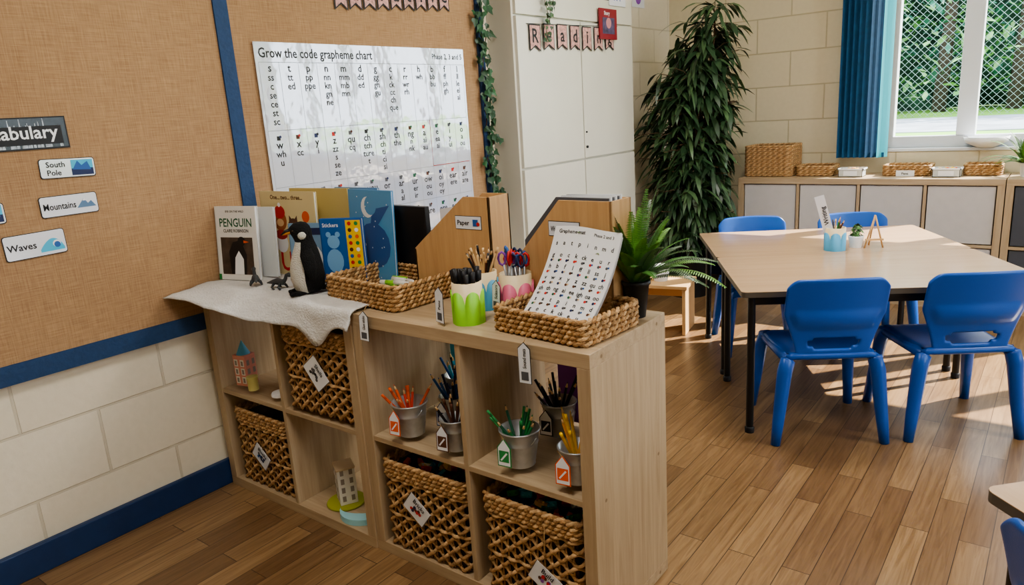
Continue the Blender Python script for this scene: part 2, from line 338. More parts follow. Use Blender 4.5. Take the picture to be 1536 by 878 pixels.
# ---------------- leaves
def leaf(m,p,d,L,w,mt,droop=.5,n=4,rows=None,lim=None):
    p=Vector(p); d=Vector(d).normalized(); side=d.cross(Vector((0,0,1)))
    if side.length<.1: side=Vector((1,0,0))
    side.normalize(); side=(side+Vector((R.uniform(-.4,.4),R.uniform(-.4,.4),R.uniform(-.5,.5)))).normalized()
    v=[];cur=p
    for i in range(n+1):
        t=i/n; ww=w*math.sin(pi*min(1,t*.92+.08))**.8*.5
        v+= [cur-side*ww,cur+side*ww]
        dd=(d+Vector((0,0,-droop*t*2))).normalized(); cur=cur+dd*(L/n)
    if lim and any(not lim(q) for q in v): return
    m.add(v,[(2*i,2*i+1,2*i+3,2*i+2) for i in range(n)],mt,True)
def ivyleaf(m,p,nrm,s,mt):
    nrm=Vector(nrm).normalized(); a=nrm.cross(Vector((0,0,1))).normalized(); b_=a.cross(nrm); q=R.uniform(-.9,.9)
    u=a*math.cos(q)+b_*math.sin(q); w=b_*math.cos(q)-a*math.sin(q); P=Vector(p)
    pts=[(0,.5),(-.35,.55),(-.5,.15),(-.25,-.05),(0,-.6),(.25,-.05),(.5,.15),(.35,.55)]
    v=[P+u*(x*s)+w*(z*s)+nrm*(.15*s*(1-abs(x)*2)) for x,z in pts]; v.append(P+nrm*.1*s)
    m.add(v,[(i,(i+1)%8,8) for i in range(8)],mt)
m=MB(); P=[]
for i in range(60):
    z=.86+i*.027; P.append((WX+.02+.012*math.sin(i*1.3),2.965+.02*math.sin(i*.7),z))
m.tube(P,.003,stem,5)
for p in P:
    for k in range(3): ivyleaf(m,(p[0]+R.uniform(0,.03),p[1]+R.uniform(-.045,.045),p[2]+R.uniform(-.02,.02)),(1,R.uniform(-.7,.5),R.uniform(-.3,.5)),R.uniform(.03,.05),R.choice([ivyd,ivyd,ivym]))
m.build('ivy_garland')
m=MB()
for s_ in range(4):
    P=[(cx+.05+.01*math.sin(i+s_),3.30+s_*.03+.008*math.sin(i*.9),2.4-i*.03) for i in range(26-s_*3)]
    m.tube(P,.002,stem,4)
    for p in P:
        for k in range(3): ivyleaf(m,(p[0]+R.uniform(-.005,.02),p[1]+R.uniform(-.025,.025),p[2]),(1,R.uniform(-.5,.5),R.uniform(-.2,.5)),R.uniform(.018,.03),R.choice([leafm,leafd]))
m.build('hanging_ivy')
# tall plant (weeping fig)
m=MB()
m.lathe([(.13,0),(.16,.26),(.165,.28),(.145,.28),(.14,.25)],potb,24); m.lathe([(.001,.25),(.14,.25)],soil,24,cap=False)
flim=lambda q: q.x>-.38 and q.y>-.26 and q.z>.2 and not (q.x>.22 and q.y>.15 and q.z<.99) and q.y<.5 and q.x<.36
for k in range(5):
    a=k*1.26; ph=R.random()*6; ox,oy=.04*math.cos(a),.04*math.sin(a); top=1.82-.10*k
    P=[(ox*(1+1.2*t/20)+.025*math.sin(t*.5+ph)+.06*(t/20),oy*(1+1.0*t/20)+.03*math.cos(t*.4+ph),.24+(top-.24)*t/20) for t in range(21)]
    m.tube(P,[.014-.009*t/20 for t in range(21)],stem,6)
    for t in range(2,21):
        z=P[t][2]
        for q in range(5):
            a2=R.random()*2*pi; hgt=(z-.25)/1.65
            rad=(.09+.17*math.sin(pi*min(1,.15+hgt*.85)))*R.uniform(.3,1.1)
            c=Vector(P[t]); tip=c+Vector((rad*math.cos(a2),rad*math.sin(a2),R.uniform(.0,.1)))
            m.tube([c,(c+tip)/2+Vector((0,0,.02)),tip],.0025,stem,3,cap=False)
            for l in range(5):
                f=R.uniform(.35,1.05); pp=c.lerp(tip,f); a3=a2+R.uniform(-1.3,1.3)
                leaf(m,pp,(math.cos(a3),math.sin(a3),R.uniform(-.9,.4)),R.uniform(.14,.24),R.uniform(.024,.038),R.choice([leafd,leafd,leafm]),R.uniform(.4,1.2),lim=flim)
m.build('potted_ficus_tree',loc=(-2.03,4.58,0))
# blinds
m=MB(); bl=mat('blind_blue_fabric','#1d5078',.8,var=.12,vscale=30); blt=mat('blind_turquoise_edge','#3fb4c8',.6)  # turquoise slat: glow of sunlit fabric painted into its colour
m.box(-.03,.30,-.02,.03,1.50,1.55,upvc)
for i in range(8):
    x=.0+i*.034; a=1.0
    m.grid(lambda u,v,x=x:(x+(u-.5)*.09*math.cos(a),(u-.5)*.09*math.sin(a)-.02+.004*math.sin(u*6),.0+v*1.5),3,1,bl if i<7 else blt)
    m.box(x-.012,x+.012,-.022,-.018,.0,.03,bl)
m.build('vertical_blinds',loc=(-1.20,5.12,.875))

# ---------------- shelving
def shelf2x2(name,w,d,h,loc,rz=0,cols=2,rows=2,T=.036,t=.016,door=None,doorrows=()):
    m=MB()
    m.box(0,w,0,d,h-T,h,oakH); m.box(0,w,0,d,.0,T,oakH)
    m.box(0,T,.0,d,T,h-T,oakV); m.box(w-T,w,.0,d,T,h-T,oakV)
    iw=(w-2*T-(cols-1)*t)/cols; ih=(h-2*T-(rows-1)*t)/rows
    for c in range(1,cols):
        x=T+c*iw+(c-1)*t; m.box(x,x+t,.003,d-.003,T,h-T,oakV)
    for c in range(cols):
        x=T+c*(iw+t)
        for r_ in range(1,rows):
            z=T+r_*ih+(r_-1)*t; m.box(x,x+iw,.003,d-.003,z,z+t,oakH)
        if door:
            for r_ in doorrows:
                z=T+r_*(ih+t); m.box(x+.006,x+iw-.006,.012,.022,z+.006,z+ih-.006,door)
    sc=mat('screw_cap','#8a7458',.6)
    if not door:
        for yy in (.05,d-.05):
            for zz in (h-.018,.018,h/2):
                for xx,dx in ((w,.0006),(0,-.0006)):
                    m.add([(xx+dx,yy+.005*math.cos(q*pi/5),zz+.005*math.sin(q*pi/5)) for q in range(10)],[tuple(range(10))],sc)
    return m.build(name,loc,rz,bevel=.0012)
shelf2x2('cube_shelf_unit',.803,.38,.77,(-2.421,1.295,0))
shelf2x2('cube_shelf_unit',.805,.38,.77,(-1.617,1.30,0))
doorM=mat('door_panel_grey','#c6c2bf',.6,var=.03)
shelf2x2('sideboard_cupboard',1.50,.37,.77,(-1.78,4.82,0),cols=4,door=doorM,doorrows=(0,1))
shelf2x2('sideboard_shelf',1.50,.37,.77,(-.275,4.82,0),cols=4,door=mat('door_dark','#4a4d55',.6),doorrows=(0,1))

# cloth
def cl(u,v):
    x=-2.42+u*.82; y=1.16+v*.36
    fr=1.295
    y+=.02*math.sin(u*9)+ (.06*(u>.3)*min(1,(u-.3)*4))*(1-v)
    z=.777+.002*math.sin(u*21)+.002*math.sin(v*17+u*8)
    over=fr-y
    if over>0:
        if u<.35: z-= over*(.12+.3*u)
        else:
            k=min(1,(u-.35)*3); amt=over*(.22*(1-k)+.85*k); z-=amt; y+= over*k*.6
    pk=math.exp(-((u-.82)/.07)**2)
    if over>0: z-= pk*over*1.2
    if z<.77 and y>1.285: y=1.285
    return (x,y+.0008*math.sin(u*60+v*40),z+.0008*math.sin(u*47-v*50))
m=MB(); m.grid(cl,70,28,cloth); o=m.build('felt_cloth'); sm=o.modifiers.new('s','SOLIDIFY'); sm.thickness=.004; sm.offset=1

# ---------------- baskets
def rrect(w,d,r,step):
    P=[];hw,hd=w/2,d/2
    segs=[((-hw+r,-hd),(hw-r,-hd)),None,((hw,-hd+r),(hw,hd-r)),None,((hw-r,hd),(-hw+r,hd)),None,((-hw,hd-r),(-hw,-hd+r)),None]
    cs=[None,(hw-r,-hd+r,-pi/2),None,(hw-r,hd-r,0),None,(-hw+r,hd-r,pi/2),None,(-hw+r,-hd+r,pi)]
    for i,s_ in enumerate(segs):
        if s_:
            a=Vector(s_[0]);b_=Vector(s_[1]);n=max(1,int((b_-a).length/step))
            for k in range(n): P.append(a.lerp(b_,k/n))
        else:
            c=cs[i]
            for k in range(3):
                q=c[2]+pi/2*k/3; P.append(Vector((c[0]+r*math.cos(q),c[1]+r*math.sin(q))))
    return P
def basket(name,w,d,h,loc,rz=0,open_=True,contents=None,tagfn=None):
    m=MB(); st=.0075; base=rrect(w,d,.02,st); n=len(base)
    N=[]
    for i in range(n):
        t=(base[(i+1)%n]-base[i-1]).normalized(); N.append(Vector((t.y,-t.x)))
    tot=n*st
    if open_:
        nw=round(tot/.046); z=.012; r_=0
        while z<h-.055:
            band=(r_%6==5)
            amp=.0015 if band else .0088
            ph=pi*(r_%2)
            P=[]
            for i in range(n):
                a=2*pi*nw*i/n+ph
                P.append((base[i].x+N[i].x*.004*math.sin(a+1.57),base[i].y+N[i].y*.004*math.sin(a+1.57),z+amp*math.sin(a)))
            m.tube(P,.0056,straw if r_%2 else straw2,6,closed=True)
            z+=.0195; r_+=1
        for k in range(nw*2):
            i=int(n*(k+.5)/(2*nw))%n; m.tube([(base[i].x*.985,base[i].y*.985,0),(base[i].x*.985,base[i].y*.985,h-.02)],.0032,straw2,4)
        rz0=h-.045; rimr=.0085;rimn=4
        m.box(-w/2+.009,w/2-.009,-d/2+.009,-d/2+.012,.004,h-.03,holeshade); m.box(-w/2+.009,w/2-.009,d/2-.012,d/2-.009,.004,h-.03,holeshade)
        m.box(-w/2+.009,-w/2+.012,-d/2+.009,d/2-.009,.004,h-.03,holeshade); m.box(w/2-.012,w/2-.009,-d/2+.009,d/2-.009,.004,h-.03,holeshade)
    else:
        rz0=.008; rimr=.0078; rimn=int((h-.008)/.0125)+1
    nw=round(tot/.036)
    for r_ in range(rimn):
        for q in (0,1):
            P=[]
            for i in range(n):
                a=2*pi*nw*i/n+pi*q+(.0 if r_%2 else 1.6)
                P.append((base[i].x+N[i].x*.0055*math.cos(a),base[i].y+N[i].y*.0055*math.cos(a),rz0+r_*.0125+.004*math.sin(a)))
            m.tube(P,rimr*.68,straw if (r_+q)%2 else straw2,5,closed=True)
    m.box(-w/2+.008,w/2-.008,-d/2+.008,d/2-.008,.002,.008,straw2)
    if contents: contents(m,w,d,h)
    if tagfn: m.T=Matrix.Identity(4); tagfn(m,w,d,h)
    return m.build(name,loc,rz)
kraft=mat('string','#b08f5f',.9)
def diamondtag(txt,cols,x=0,z=None,s=.045,ang=38):
    def fn(m,w,d,h):
        zz=z if z is not None else h*.45
        m.T=Matrix.Translation((x,-d/2-.014,zz))@Matrix.Rotation(math.radians(ang),4,'Y')
        m.prism([(-s,-s*.72),(s,-s*.72),(s,s*.72),(-s,s*.72)],-.001,0,lam)
        for a,b_ in ((-s,-s+.0015),(s-.0015,s)): m.rect(a,b_,-s*.72,s*.72,-.0015,darkg)
        for k in range(9): m.disc(R.uniform(-s*.4,s*.4),R.uniform(-s*.35,s*.1),.006,-.0016-.0001*k,R.choice(cols),6)
        m.text(txt,.02,0,s*.28,-.003,blk,center=True)
        m.T=Matrix.Identity(4); m.tube([(x,-d/2-.012,zz+s*.9),(x+.003,-d/2-.009,h-.03)],.0012,kraft,4)
    return fn
def bricks(m,w,d,h):
    cs=[red,blue,yellow,green,white,blue,red,sky,dgreen,orange]
    for k in range(120):
        x=R.uniform(-w/2+.04,w/2-.04);y=R.uniform(-d/2+.04,d/2-.04);z=h*.76+R.uniform(0,.05)
        m.T=Matrix.Translation((x,y,z))@Matrix.Rotation(R.random()*3,4,'Z')@Matrix.Rotation(R.random()*2,4,'X')
        m.box(-.016,.016,-.008,.008,-.006,.006,cs[k%10])
        for q in (-.008,0.008): m.tube([(q,0,.006),(q,0,.009)],.004,cs[k%10],6)
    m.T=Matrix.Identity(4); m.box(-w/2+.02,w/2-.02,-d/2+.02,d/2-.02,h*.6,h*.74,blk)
bz=.037; mz=.409
basket('woven_storage_basket',.305,.32,.285,(-2.205,1.475,bz),0,True,None,diamondtag('Blocks',[blue,darkg,nvy],0))
basket('woven_storage_basket',.315,.32,.285,(-1.82,1.465,mz),.03,True,None,diamondtag('Shells',[darkg,darkg,blk],.01,.145,.05,52))
basket('woven_storage_basket',.315,.32,.285,(-1.405,1.472,bz),.02,True,bricks,diamondtag('Bricks',[brown,red,nvy],-.02,.16))
basket('woven_storage_basket',.305,.32,.285,(-1.02,1.472,bz),0,True,bricks,diamondtag('Build',[brown,red,purple],.05,.10,.045,30))
chalk=mat('chalk_white','#e8e6df',.8)
def rolls(m,w,d,h):
    for k in range(16):
        x=R.uniform(-w/2+.08,w/2-.08);y=R.uniform(-d/2+.05,d/2-.05);a=R.uniform(-.5,.9); z=.024+.010*(k%3)
        dx,dy=.03*math.cos(a),.03*math.sin(a)
        m.tube([(x-dx,y-dy,z),(x+dx,y+dy,z)],.008,chalk if k%5 else greenc,8)
def tagcard(name,loc,rz,txt,w=.036,h=.085,tilt=0,back=.012,up=.018):
    m=MB(); m.prism([(-w/2,-h),(w/2,-h),(w/2,-.012),(0,.004),(-w/2,-.012)],-.001,0,blk); m.flat([(-w/2+.0012,-h+.0012),(w/2-.0012,-h+.0012),(w/2-.0012,-.013),(0,.002),(-w/2+.0012,-.013)],-.0015,lam)
    m.T=Matrix.Rotation(-pi/2,4,'Y'); m.text(txt,.014,-h*.62,-.005,-.002,blk,maxw=h*.5); m.rect(-h*.92,-h*.7,-.01,.01,-.002,darkg); m.T=Matrix.Identity(4)
    m.tube([(0,-.001,0),(0,back*.3,up*.8),(0,back,up)],.001,kraft,4); return m.build(name,loc,rz,ry=tilt)
basket('woven_tray_basket',.34,.235,.075,(-1.645,1.490,.771),-.09,False,rolls)
basket('woven_tray_basket',.285,.225,.062,(-.975,1.457,.771),-.10,False,None)
tagcard('basket_tag',(-1.545,1.288,.785),.1,'Glue sticks',.034,.085,.06,.055,.02)
tagcard('basket_tag',(-.985,1.288,.775),.1,'Sound mats',.034,.10,.0,.050,.02)
# sheets of paper
def sheetstack():
    m=MB()
    def f(dz,dr):
        def g(u,v):
            x=(u-.5)*.208; s_=v*.262
            y=s_*math.cos(.62+.30*v) ; z=s_*math.sin(.62+.30*v)
            return (x+dr*v,y,z+dz+.004*math.sin(u*5))
        return g
    for k in range(6): m.grid(f(-.0022*k,.004*R.uniform(-1,1)),8,12,white)
    fn=f(.0015,0)
    def put(u,v,sz,mt,shape='disc'):
        c=Vector(fn(u,v)); a=(Vector(fn(u+.02,v))-c).normalized(); b_=(Vector(fn(u,min(1,v+.02)))-c).normalized()
        if shape=='disc': m.add([c+a*(sz*math.cos(q*pi/3))+b_*(sz*math.sin(q*pi/3)) for q in range(6)],[tuple(range(6))],mt)
        else:
            tv,tf,w=textdata(shape); m.add([c+a*((p[0]-w/2)*sz)+b_*((p[1]-.3)*sz) for p in tv],tf,mt)
    lets='s a t p i n m d g o c k ck e u r h b f l ff ll ss j v w x y z zz qu ch sh th ng ai ee igh oa oo'.split()
    k=0
    for j in range(7):
        for i in range(8):
            u=.08+.84*i/7; v=.83-j*.118
            if v<.04: continue
            put(u,v,.0165,blk,lets[k%len(lets)]); k+=1
            if v<.78:
                c_=R.choice([brown,nvy,brown,dgreen,darkg,red,darkg]); put(u-.010,v-.055,.0040,c_); put(u+.014,v-.049,.0028,R.choice([blk,red,pencilwood,blue]))
    put(.28,.94,.014,blk,'Grapheme mat'); put(.76,.94,.011,blk,'Phase 2 and 3')
    return m
m=sheetstack(); m.build('grapheme_mat_papers',loc=(-.962,1.368,.803),rz=-.12)

# magazine holders
def maghold(name,loc,rz,lab,flatx,extra):
    m=MB(); w,d,h=.31,.095,.305; t=.006; low=.14
    prof=[(0,0),(w,0),(w,h),(flatx,h),(0,low)]
    m.prism(prof,-d/2,-d/2+t,ply); m.prism(prof,d/2-t,d/2,ply)
    m.box(w-t,w,-d/2,d/2,0,h,ply); m.box(0,t,-d/2,d/2,0,low,ply); m.box(0,w,-d/2,d/2,0,t,ply)
    lx=flatx-.035; m.prism([(lx,h-.095),(lx+.10,h-.095),(lx+.10,h-.055),(lx,h-.055)],-d/2-.0012,-d/2,blk); m.rect(lx+.0015,lx+.0985,h-.0935,h-.0565,-d/2-.0018,lam)
    m.text(lab,.02,lx+.008,h-.082,-d/2-.0025,blk,maxw=.052); m.rect(lx+.068,lx+.088,h-.085,h-.065,-d/2-.0025,blue if lab=='Paper' else darkg); m.disc(lx+.088,h-.078,.006,-d/2-.003,red if lab=='Paper' else darkg)
    for k in range(extra):
        y=-d/2+.014+k*.012; m.prism([(.02,.01),(w-.015,.01),(w-.015,h+.006+.003*(k%2)),(.02+flatx*.75,h+.006),(.02,low+.05)],y,y+.004,white if k%2 else darkg)
    return m.build(name,loc,rz,bevel=.0008)
maghold('wooden_magazine_holder',(-1.61,1.625,.77),.0,'Paper',.215,0)
maghold('wooden_magazine_holder',(-1.20,1.615,.77),-.04,'Whiteboards',.15,6)
m=MB(); m.prism([(0,0),(.12,0),(.12,.27),(0,.25)],0,.02,lam); m.build('paper_ream',loc=(-1.53,1.62,.779))

# pencil cups
def pencil(m,base,tip,col,r=.0035,point=True):
    b=Vector(base);t=Vector(tip);d=(t-b).normalized(); L_=(t-b).length
    m.tube([b,b+d*(L_-.018)],r,col,6,sm=False)
    if point:
        m.tube([b+d*(L_-.018),b+d*(L_-.006)],[r*.98,r*.4],pencilwood,6); m.tube([b+d*(L_-.006),b+d*L_],[r*.42,.0002],col,5)
    else: m.tube([b+d*(L_-.018),b+d*L_],r,col,6)
def fan(m,n,rb,rt,z0,hmin,hmax,cols,r=.0035,point=True):
    for k in range(n):
        a=R.random()*2*pi; q=R.uniform(.3,1); hh=R.uniform(hmin,hmax)
        a2=a+R.uniform(-.5,.5)
        pencil(m,(-rb*q*math.cos(a)*.5,-rb*q*math.sin(a)*.5,z0),(rt*q*math.cos(a2),rt*q*math.sin(a2),hh),cols[k%len(cols)],r,point and k%3)
def cup(name,loc,col,r,h,fill,rz=0):
    m=MB()
    m.lathe([(r*.97,0),(r*.97,h),(r*.86,h),(r*.86,h*.35),(.001,h*.33)],creamc,18,cap=False); m.lathe([(.001,0),(r*.97,0)],col,18,cap=False)
    for i in range(6):
        a0=pi/3*i; v=[];nn=10
        for k in range(nn+1):
            a=a0+pi/3*k/nn; top=h*(.50+.30*math.sqrt(max(0,1-(2*k/nn-1)**2)))
            rr=r*(1.0+.05*math.sin(pi*k/nn))
            v+= [(rr*math.cos(a),rr*math.sin(a),0),(rr*1.02*math.cos(a),rr*1.02*math.sin(a),top),(r*.96*math.cos(a),r*.96*math.sin(a),top)]
        f=[]
        for k in range(nn): f+= [(3*k,3*k+3,3*k+4,3*k+1),(3*k+1,3*k+4,3*k+5,3*k+2)]
        m.add(v,f,col,True)
    fill(m); return m.build(name,loc,rz)
def markers(m):
    for k in range(12):
        a=2*pi*k/12*1.0+.2; q=.024 if k%3 else .008
        x,y=q*math.cos(a),q*math.sin(a); hh=.135+.015*R.random()
        m.tube([(x*.8,y*.8,.02),(x*1.3,y*1.3,hh-.04)],.0062,white,8); m.tube([(x*1.3,y*1.3,hh-.04),(x*1.45,y*1.45,hh)],.0072,blk,8)
def penfill(m): fan(m,22,.02,.05,.03,.15,.175,[pencilwood,pencilwood,blk,darkg,brown],.0036)
def scis(m):
    cs=[red,blue,nvy,red,blue,purple,red,nvy]
    for k in range(8):
        a=k*2*pi/8; x,y=.022*math.cos(a),.022*math.sin(a); z=.125+.018*R.random()
        m.T=Matrix.Translation((x,y,z))@Matrix.Rotation(a*1.7,4,'Z')
        for s_ in (-1,1):
            P=[(s_*.012+.010*math.cos(q*pi/4),0,.02+.018*math.sin(q*pi/4)) for q in range(8)]; m.tube(P,.0035,cs[k],6,closed=True)
            m.tube([(s_*.008,0,.004),(-s_*.003,0,-.09)],.003,zinc,5)
        m.T=Matrix.Identity(4)
cup('marker_pen_cup',(-1.235,1.385,.77),greenc,.042,.112,markers)
cup('pencil_cup',(-1.285,1.515,.77),bluec,.039,.108,penfill,.3)
cup('scissors_cup',(-1.172,1.515,.77),pinkc,.046,.112,scis,.2)
tagcard('cup_tag',(-1.280,1.325,.872),-.2,'Pens',.036,.095,tilt=.05); tagcard('cup_tag',(-1.195,1.460,.868),-.1,'Scissors',.03,.08,tilt=.08)

# buckets
def bucket(name,loc,cols,r=.05,h=.095,n=12,tag=green,hm=(.15,.19)):
    m=MB(); b_=r*.72
    m.lathe([(b_,0),(b_,.004),(b_*1.01,.006),(r*.9,h*.62),(r*.93,h*.64),(r*.9,h*.67),(r*.97,h-.004),(r*1.04,h-.002),(r*1.04,h+.002),(r*.96,h+.002),(b_*.95,.01),(.001,.008)],zinc,28,cap=False)
    m.lathe([(.001,0),(b_,0)],zinc,20,cap=False)
    P=[(r*1.02*math.cos(q),-.004-r*.55*math.sin(q)*.6,h*.85-.55*r*math.sin(q)) for q in [pi*k/12 for k in range(13)]]
    m.tube(P,.0014,zinc,5)
    fan(m,n,b_*.8,r*1.55,.015,hm[0],hm[1],cols,.0040)
    m.T=Matrix.Translation((-.01,-r*1.04,h*.78))@Matrix.Rotation(-.08,4,'Y')@Matrix.Rotation(-.12,4,'X')
    w,hh=.044,.062
    m.prism([(-w/2,-hh),(w/2,-hh),(w/2,-.012),(0,.012),(-w/2,-.012)],-.001,.0,tag); m.flat([(-w/2+.003,-hh+.003),(w/2-.003,-hh+.003),(w/2-.003,-.013),(0,.009),(-w/2+.003,-.013)],-.0016,lam)
    m.rect(-w/2+.006,w/2-.006,-.05,-.02,-.002,tag); m.flat([(-.012,-.045),(-.008,-.047),(.012,-.027),(.008,-.024)],-.0025,lam)
    m.T=Matrix.Identity(4); m.tube([(-.01,-r*1.05,h*.88),(-.03,-r*.85,h*.95)],.001,kraft,4)
    return m.build(name,loc)
bk=mz+.001
bucket('pencil_bucket',(-1.465,1.352,bk),[orange,orange,mat('red_orange','#d8452a',.5)],.052,.097,11,orange,(.12,.16))
bucket('pencil_bucket',(-1.283,1.345,bk),[brown,blk,brown],.042,.09,9,brown,(.13,.155))
bucket('pencil_bucket',(-1.395,1.465,bk),[nvy,blk,blue],.042,.09,12,nvy,(.14,.17))
bucket('pencil_bucket',(-1.50,1.60,bk),[blue,blk,sky],.042,.09,12,blue,(.14,.17))
bucket('pencil_bucket',(-1.075,1.365,bk),[green,dgreen,green],.053,.097,15,green,(.12,.165))
bucket('pencil_bucket',(-1.085,1.565,bk),[blk,blk,darkg],.050,.097,14,blk,(.14,.18))
bucket('pencil_bucket',(-.90,1.365,bk),[yellow,yellow,mat('amber','#e8a52a',.5)],.047,.09,8,orange,(.14,.18))
m=MB(); m.prism([(0,0),(.12,0),(.12,.27),(0,.27)],0,.006,purple); m.prism([(.0,0),(.18,0),(.18,.29),(.0,.27)],.012,.018,mat('violet','#a06ad0',.3)); m.build('purple_folder',loc=(-1.14,1.648,mz))
m=MB(); m.box(0,.035,0,.01,0,.30,sky); m.build('cyan_folder',loc=(-1.575,1.66,mz))

# wooden toys
def house(name,loc,w,d,h,body,roof,cone=False,rz=0):
    m=MB(); m.box(-w/2,w/2,-d/2,d/2,0,h,body)
    if cone: m.lathe([(w*.42,h),(.001,h+.05)],roof,20,cap=False)
    else: m.box(-w/2-.003,w/2+.003,-d/2-.003,d/2+.003,h,h+.006,roof)
    wn=mat('toy_window','#f3efe9',.5); wd=mat('toy_window_grey','#9a9088',.5)
    for r_ in range(int(h/.032)):
        for c in (-.25,.25):
            m.rect(c*w-.009,c*w+.009,.010+r_*.032,.036+r_*.032,-d/2-.001,wn); m.rect(c*w-.005,c*w+.005,.014+r_*.032,.031+r_*.032,-d/2-.0015,wd)
            x=w/2+.001
            m.add([(x,c*d-.006,.013+r_*.032),(x,c*d+.006,.013+r_*.032),(x,c*d+.006,.033+r_*.032),(x,c*d-.006,.033+r_*.032)],[(0,1,2,3)],wd)
    return m.build(name,loc,rz,bevel=.0015)
house('toy_tower_block',(-2.30,1.35,mz),.058,.05,.115,pinkl,bluec,True,.2)
house('toy_house_block',(-1.875,1.40,bz+.006),.070,.06,.128,mat('toy_white_block','#eeebe5',.5),mat('toy_tan','#d6c0a0',.5),rz=-.5)
pyel=mat('pale_yellow','#d9d08a',.6)
for p in ((-2.225,1.325,mz),(-2.20,1.47,mz)):
    m=MB(); m.lathe([(.018,0),(.018,.04),(.02,.042),(.02,.05)],pyel,18); m.build('wooden_peg_block',p)
m=MB(); m.lathe([(.03,0),(.031,.006),(.028,.012)],white,20); m.build('white_wooden_disc',(-2.09,1.34,mz))
m=MB(); m.lathe([(.066,0),(.068,.003),(.066,.006)],mat('olive_green','#a4a83a',.6),28); m.build('green_wooden_disc',(-1.875,1.395,bz))
m=MB(); pts=[(.085*math.cos(a),.085*math.sin(a)) for a in [pi*(1.0+k/14) for k in range(15)]]+[(.085*math.cos(a),.042*math.sin(a)) for a in [pi*(2.0-k/14) for k in range(1,14)]]
n=len(pts); m.add([(p[0],p[1],0) for p in pts]+[(p[0],p[1],.02) for p in pts],[tuple(range(n))[::-1],tuple(range(n,2*n))]+[(i,(i+1)%n,(i+1)%n+n,i+n) for i in range(n)],mat('aqua_wood','#9fd3dc',.5)); m.build('wooden_crescent_block',(-1.765,1.385,bz),rz=.6)
m=MB(); m.prism([(0,0),(.045,0),(.0,.08)],0,.05,ply); m.build('wooden_wedge_block',(-1.71,1.46,bz))
m=MB(); m.box(0,.05,0,.02,0,.17,bluec); m.build('blue_plank_block',(-1.72,1.6,bz))

# ---------------- books
def book(name,w,h,t,cover,art,loc,rz=0,lean=0,hard=True):
    m=MB()
    m.box(0,w,0,.0025,0,h,cover); m.box(0,w,t-.0025,t,0,h,cover); m.box(0,.003,0,t,0,h,cover); m.box(.004,w-.003,.0025,t-.0025,.003,h-.003,white)
    if art: art(m,w,h)
    o=m.build(name,loc); o.matrix_world=Matrix.Translation(loc)@Matrix.Rotation(rz,4,'Z')@Matrix.Rotation(lean,4,'X'); return o
def a_peng(m,w,h):
    y=-.0006; m.text('EYE ON THE WILD',.010,w/2,h-.022,y,blk,center=True); m.text('PENGUIN',.042,w/2,h-.072,y,dgreen,center=True,maxw=w*.8); m.text('CLAIRE ROBINSON',.016,w/2,h-.092,y,blk,center=True,maxw=w*.62)
    ph=mat('photo_dark','#4a3f38',.3,var=.5,vscale=25); m.rect(.02,w-.02,.02,h-.11,y,ph)
    m.flat([(.06,.02),(.13,.02),(.135,.09),(.12,.125),(.10,.14),(.075,.135),(.055,.1)],y-.0003,blk); m.flat([(.075,.02),(.118,.02),(.12,.075),(.10,.105),(.082,.08)],y-.0005,white)
    m.disc(.115,.138,.017,y-.0006,blk); m.flat([(.125,.142),(.15,.136),(.125,.132)],y-.0007,orange)
    m.rect(0,.012,0,.02,y,green)
book('picture_book',.185,.262,.014,mat('cover_white','#e4e4e2',.25),a_peng,(-2.415,1.375,.783),.25,-.10)
book('picture_book',.19,.25,.012,mat('cover_pale','#dfe2e2',.3),None,(-2.41,1.45,.783),.2,-.08)
def a_cat(m,w,h):
    y=-.0006; cb=mat('cat_brown','#a2603b',.6); cd_=mat('cat_dark','#5b3a2a',.6)
    m.disc(w*.36,h*.66,.036,y,cb); m.disc(w*.36,h*.76,.030,y-.0002,red,rz=.024); m.disc(w*.36,h*.845,.008,y-.0003,white); m.flat([(w*.25,h*.70),(w*.29,h*.80),(w*.32,h*.74)],y-.0001,cb)
    m.disc(w*.36,h*.64,.020,y-.0005,pencilwood,rz=.014); m.disc(w*.36,h*.50,.034,y-.0003,mat('scarf_red','#a8332b',.6),rz=.018); m.disc(w*.36,h*.40,.034,y-.0002,white,rz=.035)
    m.disc(w*.60,h*.60,.030,y,cd_); m.flat([(w*.52,h*.62),(w*.53,h*.73),(w*.58,h*.68)],y-.0001,cd_); m.flat([(w*.68,h*.62),(w*.67,h*.73),(w*.62,h*.68)],y-.0001,cd_)
    m.disc(w*.58,h*.61,.004,y-.0006,white,8); m.disc(w*.63,h*.61,.004,y-.0006,white,8); m.disc(w*.60,h*.44,.024,y-.0002,red,rz=.035)
    m.disc(w*.83,h*.72,.020,y,orange); m.tube([(w*.83,y,h*.65),(w*.72,y,h*.45)],.001,blk,4)
    m.text('One... two... three...',.022,w/2,h*.91,y,brown,center=True); m.text('Us',.10,w*.30,.025,y,red)
book('picture_book',.30,.31,.012,mat('cover_tan','#d9c99b',.4),a_cat,(-2.36,1.535,.771),.04,-.05)
book('picture_book',.30,.315,.010,mat('cover_green','#c9b578',.4),None,(-2.26,1.60,.771),.06,-.03)
def a_moon(m,w,h):
    y=-.0006; dk=mat('whale_blue','#2f5c9c',.4); m.disc(w*.55,h*.42,w*.38,y,dk,rz=h*.24); m.flat([(w*.62,h*.6),(w*.95,h*.85),(w*.55,h*.80),(w*.5,h*.62)],y-.0001,dk)
    m.disc(w*.45,h*.82,.035,y-.0002,white); m.disc(w*.52,h*.84,.032,y-.0004,mat('night_sky','#5a9bcc',.35))
    m.disc(w*.35,h*.42,.006,y-.0005,white,6)
    for k in range(24): m.disc(R.uniform(.02,w-.02),R.uniform(.02,h-.02),.0025,y-.0006,white,6)
